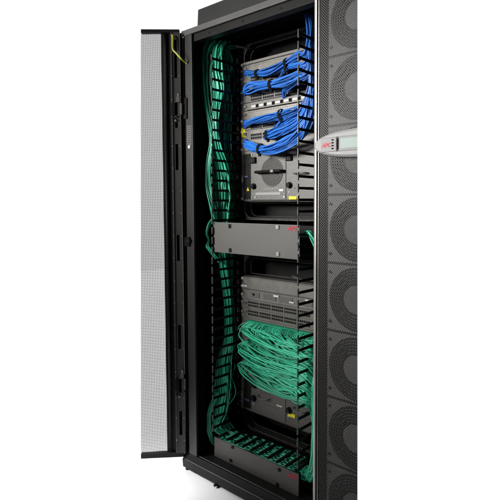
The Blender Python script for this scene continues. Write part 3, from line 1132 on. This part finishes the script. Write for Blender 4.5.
for k in range(-1, 8):
    zs = seam0 - PIT * k
    if zs - PIT < Z0:
        continue
    zc = zs - PIT / 2
    RO = .1065
    cxf = at(330.3, 92, -.0228).x + RO
    RI = cxf - at(345, 90, -.0228).x
    c = (cxf, 0, zc)
    f = MB()
    f.annulus(c, RI, RO, -.0228, -.0202)
    fo = cbuild(f, 'fan', 'fandark')
    f = MB()
    f.cyl((c[0], -.0202, zc), (0, -1, 0), RI - .001, .004, 48)
    cbuild(f, 'hub', 'fanhub', fo)
    f = MB()
    for q in range(1, 6):
        f.torus((c[0], -.0245, zc), RI + (RO - RI) * q / 6, .0016, 72, 5)
    for a in range(4):
        an = math.radians(45 + 90 * a)
        d = Vector((math.cos(an), 0, math.sin(an)))
        f.tube([Vector((c[0], -.0245, zc)) + d * .054, Vector((c[0], -.0245, zc)) + d * .106], .0018, 5)
    cbuild(f, 'guard', 'wire', fo)
    for sz in (zs - .031, zs - PIT + .031):
        f = MB()
        f.cyl((at(331.4, 90, -.02).x, -.0202, sz), (0, -1, 0), .0052, .003, 14)
        cbuild(f, 'screw_head', 'fandark', fo)
    f = MB()
    f.box(XP, .98, -.0212, -.0201, zs - .004, zs + .004)
    cbuild(f, 'plate_seam', 'fandark', fo)

# control panel: half of a silver oval, the rest lies past the cabinet's end
cp = MB()
L0 = at(314.3, 146.2, -.052)
cx_, cz_, A_, B_ = L0.x + .195, L0.z - .0005, .195, .047
N_ = 40
prof = []
for k in range(N_ + 1):
    a = math.pi / 2 + math.pi * k / N_
    ca, sa = math.cos(a), math.sin(a)
    prof.append((cx_ + A_ * (abs(ca) ** .9) * (-1 if ca < 0 else 1), cz_ + B_ * (abs(sa) ** .9) * (1 if sa > 0 else -1)))


def sc_(f, y):
    return [(cx_ + (x - cx_) * (1 - (1 - f) * .24), y, cz_ + (z - cz_) * f) for x, z in prof]


lay = [sc_(1.0, -.041), sc_(1.0, -.050), sc_(.94, -.056), sc_(.80, -.0585)]
vs = [[cp.bm.verts.new(p) for p in r] for r in lay]
for r1, r2 in zip(vs, vs[1:]):
    for i in range(N_):
        f = cp.bm.faces.new((r1[i], r1[i + 1], r2[i + 1], r2[i]))
        f.smooth = True
cp.bm.faces.new(vs[-1])
disp = cbuild(cp, 'control_panel', 'bezel')
ZR = cz_ - .001


def dbox(x0, x1, z0, z1, y0, y1, name, m, par=None, bevel=0.):
    return cbuild(MB().box(x0, x1, y1, y0, z0, z1), name, m, par or disp, bevel)


def DX(px):
    return at(px, 145, -.0595).x


e = dbox(DX(321), DX(370), ZR - .0235, ZR + .0245, -.0583, -.0588, 'recess_edge', 'fandark')
dbox(DX(321.3), DX(336.2), ZR - .0225, ZR + .0235, -.0588, -.0600, 'keypad', 'keypad', None, .0003)
dbox(DX(337), DX(338.6), ZR - .017, ZR + .018, -.0592, -.0606, 'keypad_bar', 'hole')
dbox(DX(338.8), DX(370), ZR - .0225, ZR + .0235, -.0588, -.0598, 'screen_surround', 'keypad')
scn = dbox(DX(340.5), DX(370), ZR - .015, ZR + .0165, -.0599, -.0606, 'screen', 'screen')
for k, zz in enumerate((.0155, .006, -.0035, -.013)):
    dbox(DX(331.8), DX(333.6), ZR + zz - .0022, ZR + zz + .0022, -.060, -.0612, 'button', 'hole')
text_mesh('APC', .0185, (DX(326.3), -.0603, ZR - .001), (1, 0, 0), (0, 0, 1), 'red', disp, 'logo', .04, .2)

# ------------------------------------------------------------------ light
AMB, OVER = .03, 5.0
W = bpy.data.worlds.new('World')
S.world = W
W.use_nodes = True
nt = W.node_tree
bg = nt.nodes['Background']
geo = nt.nodes.new('ShaderNodeNewGeometry')
dt = nt.nodes.new('ShaderNodeVectorMath')
dt.operation = 'DOT_PRODUCT'
nt.links.new(geo.outputs['Incoming'], dt.inputs[0])
dt.inputs[1].default_value = RT.cross(Vector((0, 0, 1)))[:]
# Incoming points from the sky to the eye; behind the cabinet is bright studio white, behind the camera the room is dim
def smooth(v, a, b, lo, hi):
    q = nt.nodes.new('ShaderNodeMapRange')
    q.interpolation_type = 'SMOOTHSTEP'
    for k, x in (('From Min', a), ('From Max', b), ('To Min', lo), ('To Max', hi)):
        q.inputs[k].default_value = x
    nt.links.new(v, q.inputs['Value'])
    return q.outputs['Result']


sep = nt.nodes.new('ShaderNodeSeparateXYZ')
nt.links.new(geo.outputs['Incoming'], sep.inputs[0])
base = smooth(dt.outputs['Value'], .0, .4, AMB, 1.12)
over = smooth(sep.outputs['Z'], -.64, -.82, 0, OVER)          # unseen overhead glow added to whiten the floor
back = smooth(dt.outputs['Value'], -.02, .2, 0, 1)
mu = nt.nodes.new('ShaderNodeMath')
mu.operation = 'MULTIPLY_ADD'
nt.links.new(over, mu.inputs[0])
nt.links.new(back, mu.inputs[1])
nt.links.new(base, mu.inputs[2])
bg.inputs['Color'].default_value = (1, 1, 1, 1)
nt.links.new(mu.outputs[0], bg.inputs['Strength'])


def area(name, loc, tgt, size, power, spread=180, col=(1, 1, 1), sy=None):
    l = bpy.data.lights.new(name, 'AREA')
    l.energy = power
    l.size = size
    if sy:
        l.shape = 'RECTANGLE'
        l.size_y = sy
    l.spread = math.radians(spread)
    l.color = col
    o = bpy.data.objects.new(name, l)
    COL.objects.link(o)
    o.location = loc
    o.rotation_euler = (Vector(tgt) - Vector(loc)).to_track_quat('-Z', 'Y').to_euler()
    return o


area('softbox', (-.5, -2.55, 1.95), (.42, .1, 1.46), .8, 11, 50, (1, .985, .96))
area('softbox', (-1.25, -2.3, 1.95), (.6, .0, 1.6), .5, 2.0, 60, (1, .99, .98))
area('floor_fill', (-.9, -1.5, 1.5), (-.05, -.22, 0), .3, 1.35, 20)  # added lamp that whitens the floor at lower left, no known source
S.view_settings.view_transform = 'Standard'
S.view_settings.look = 'None'
S.view_settings.exposure = 0
S.view_settings.gamma = 1
S.render.film_transparent = False
S.cycles.transparent_max_bounces = 16
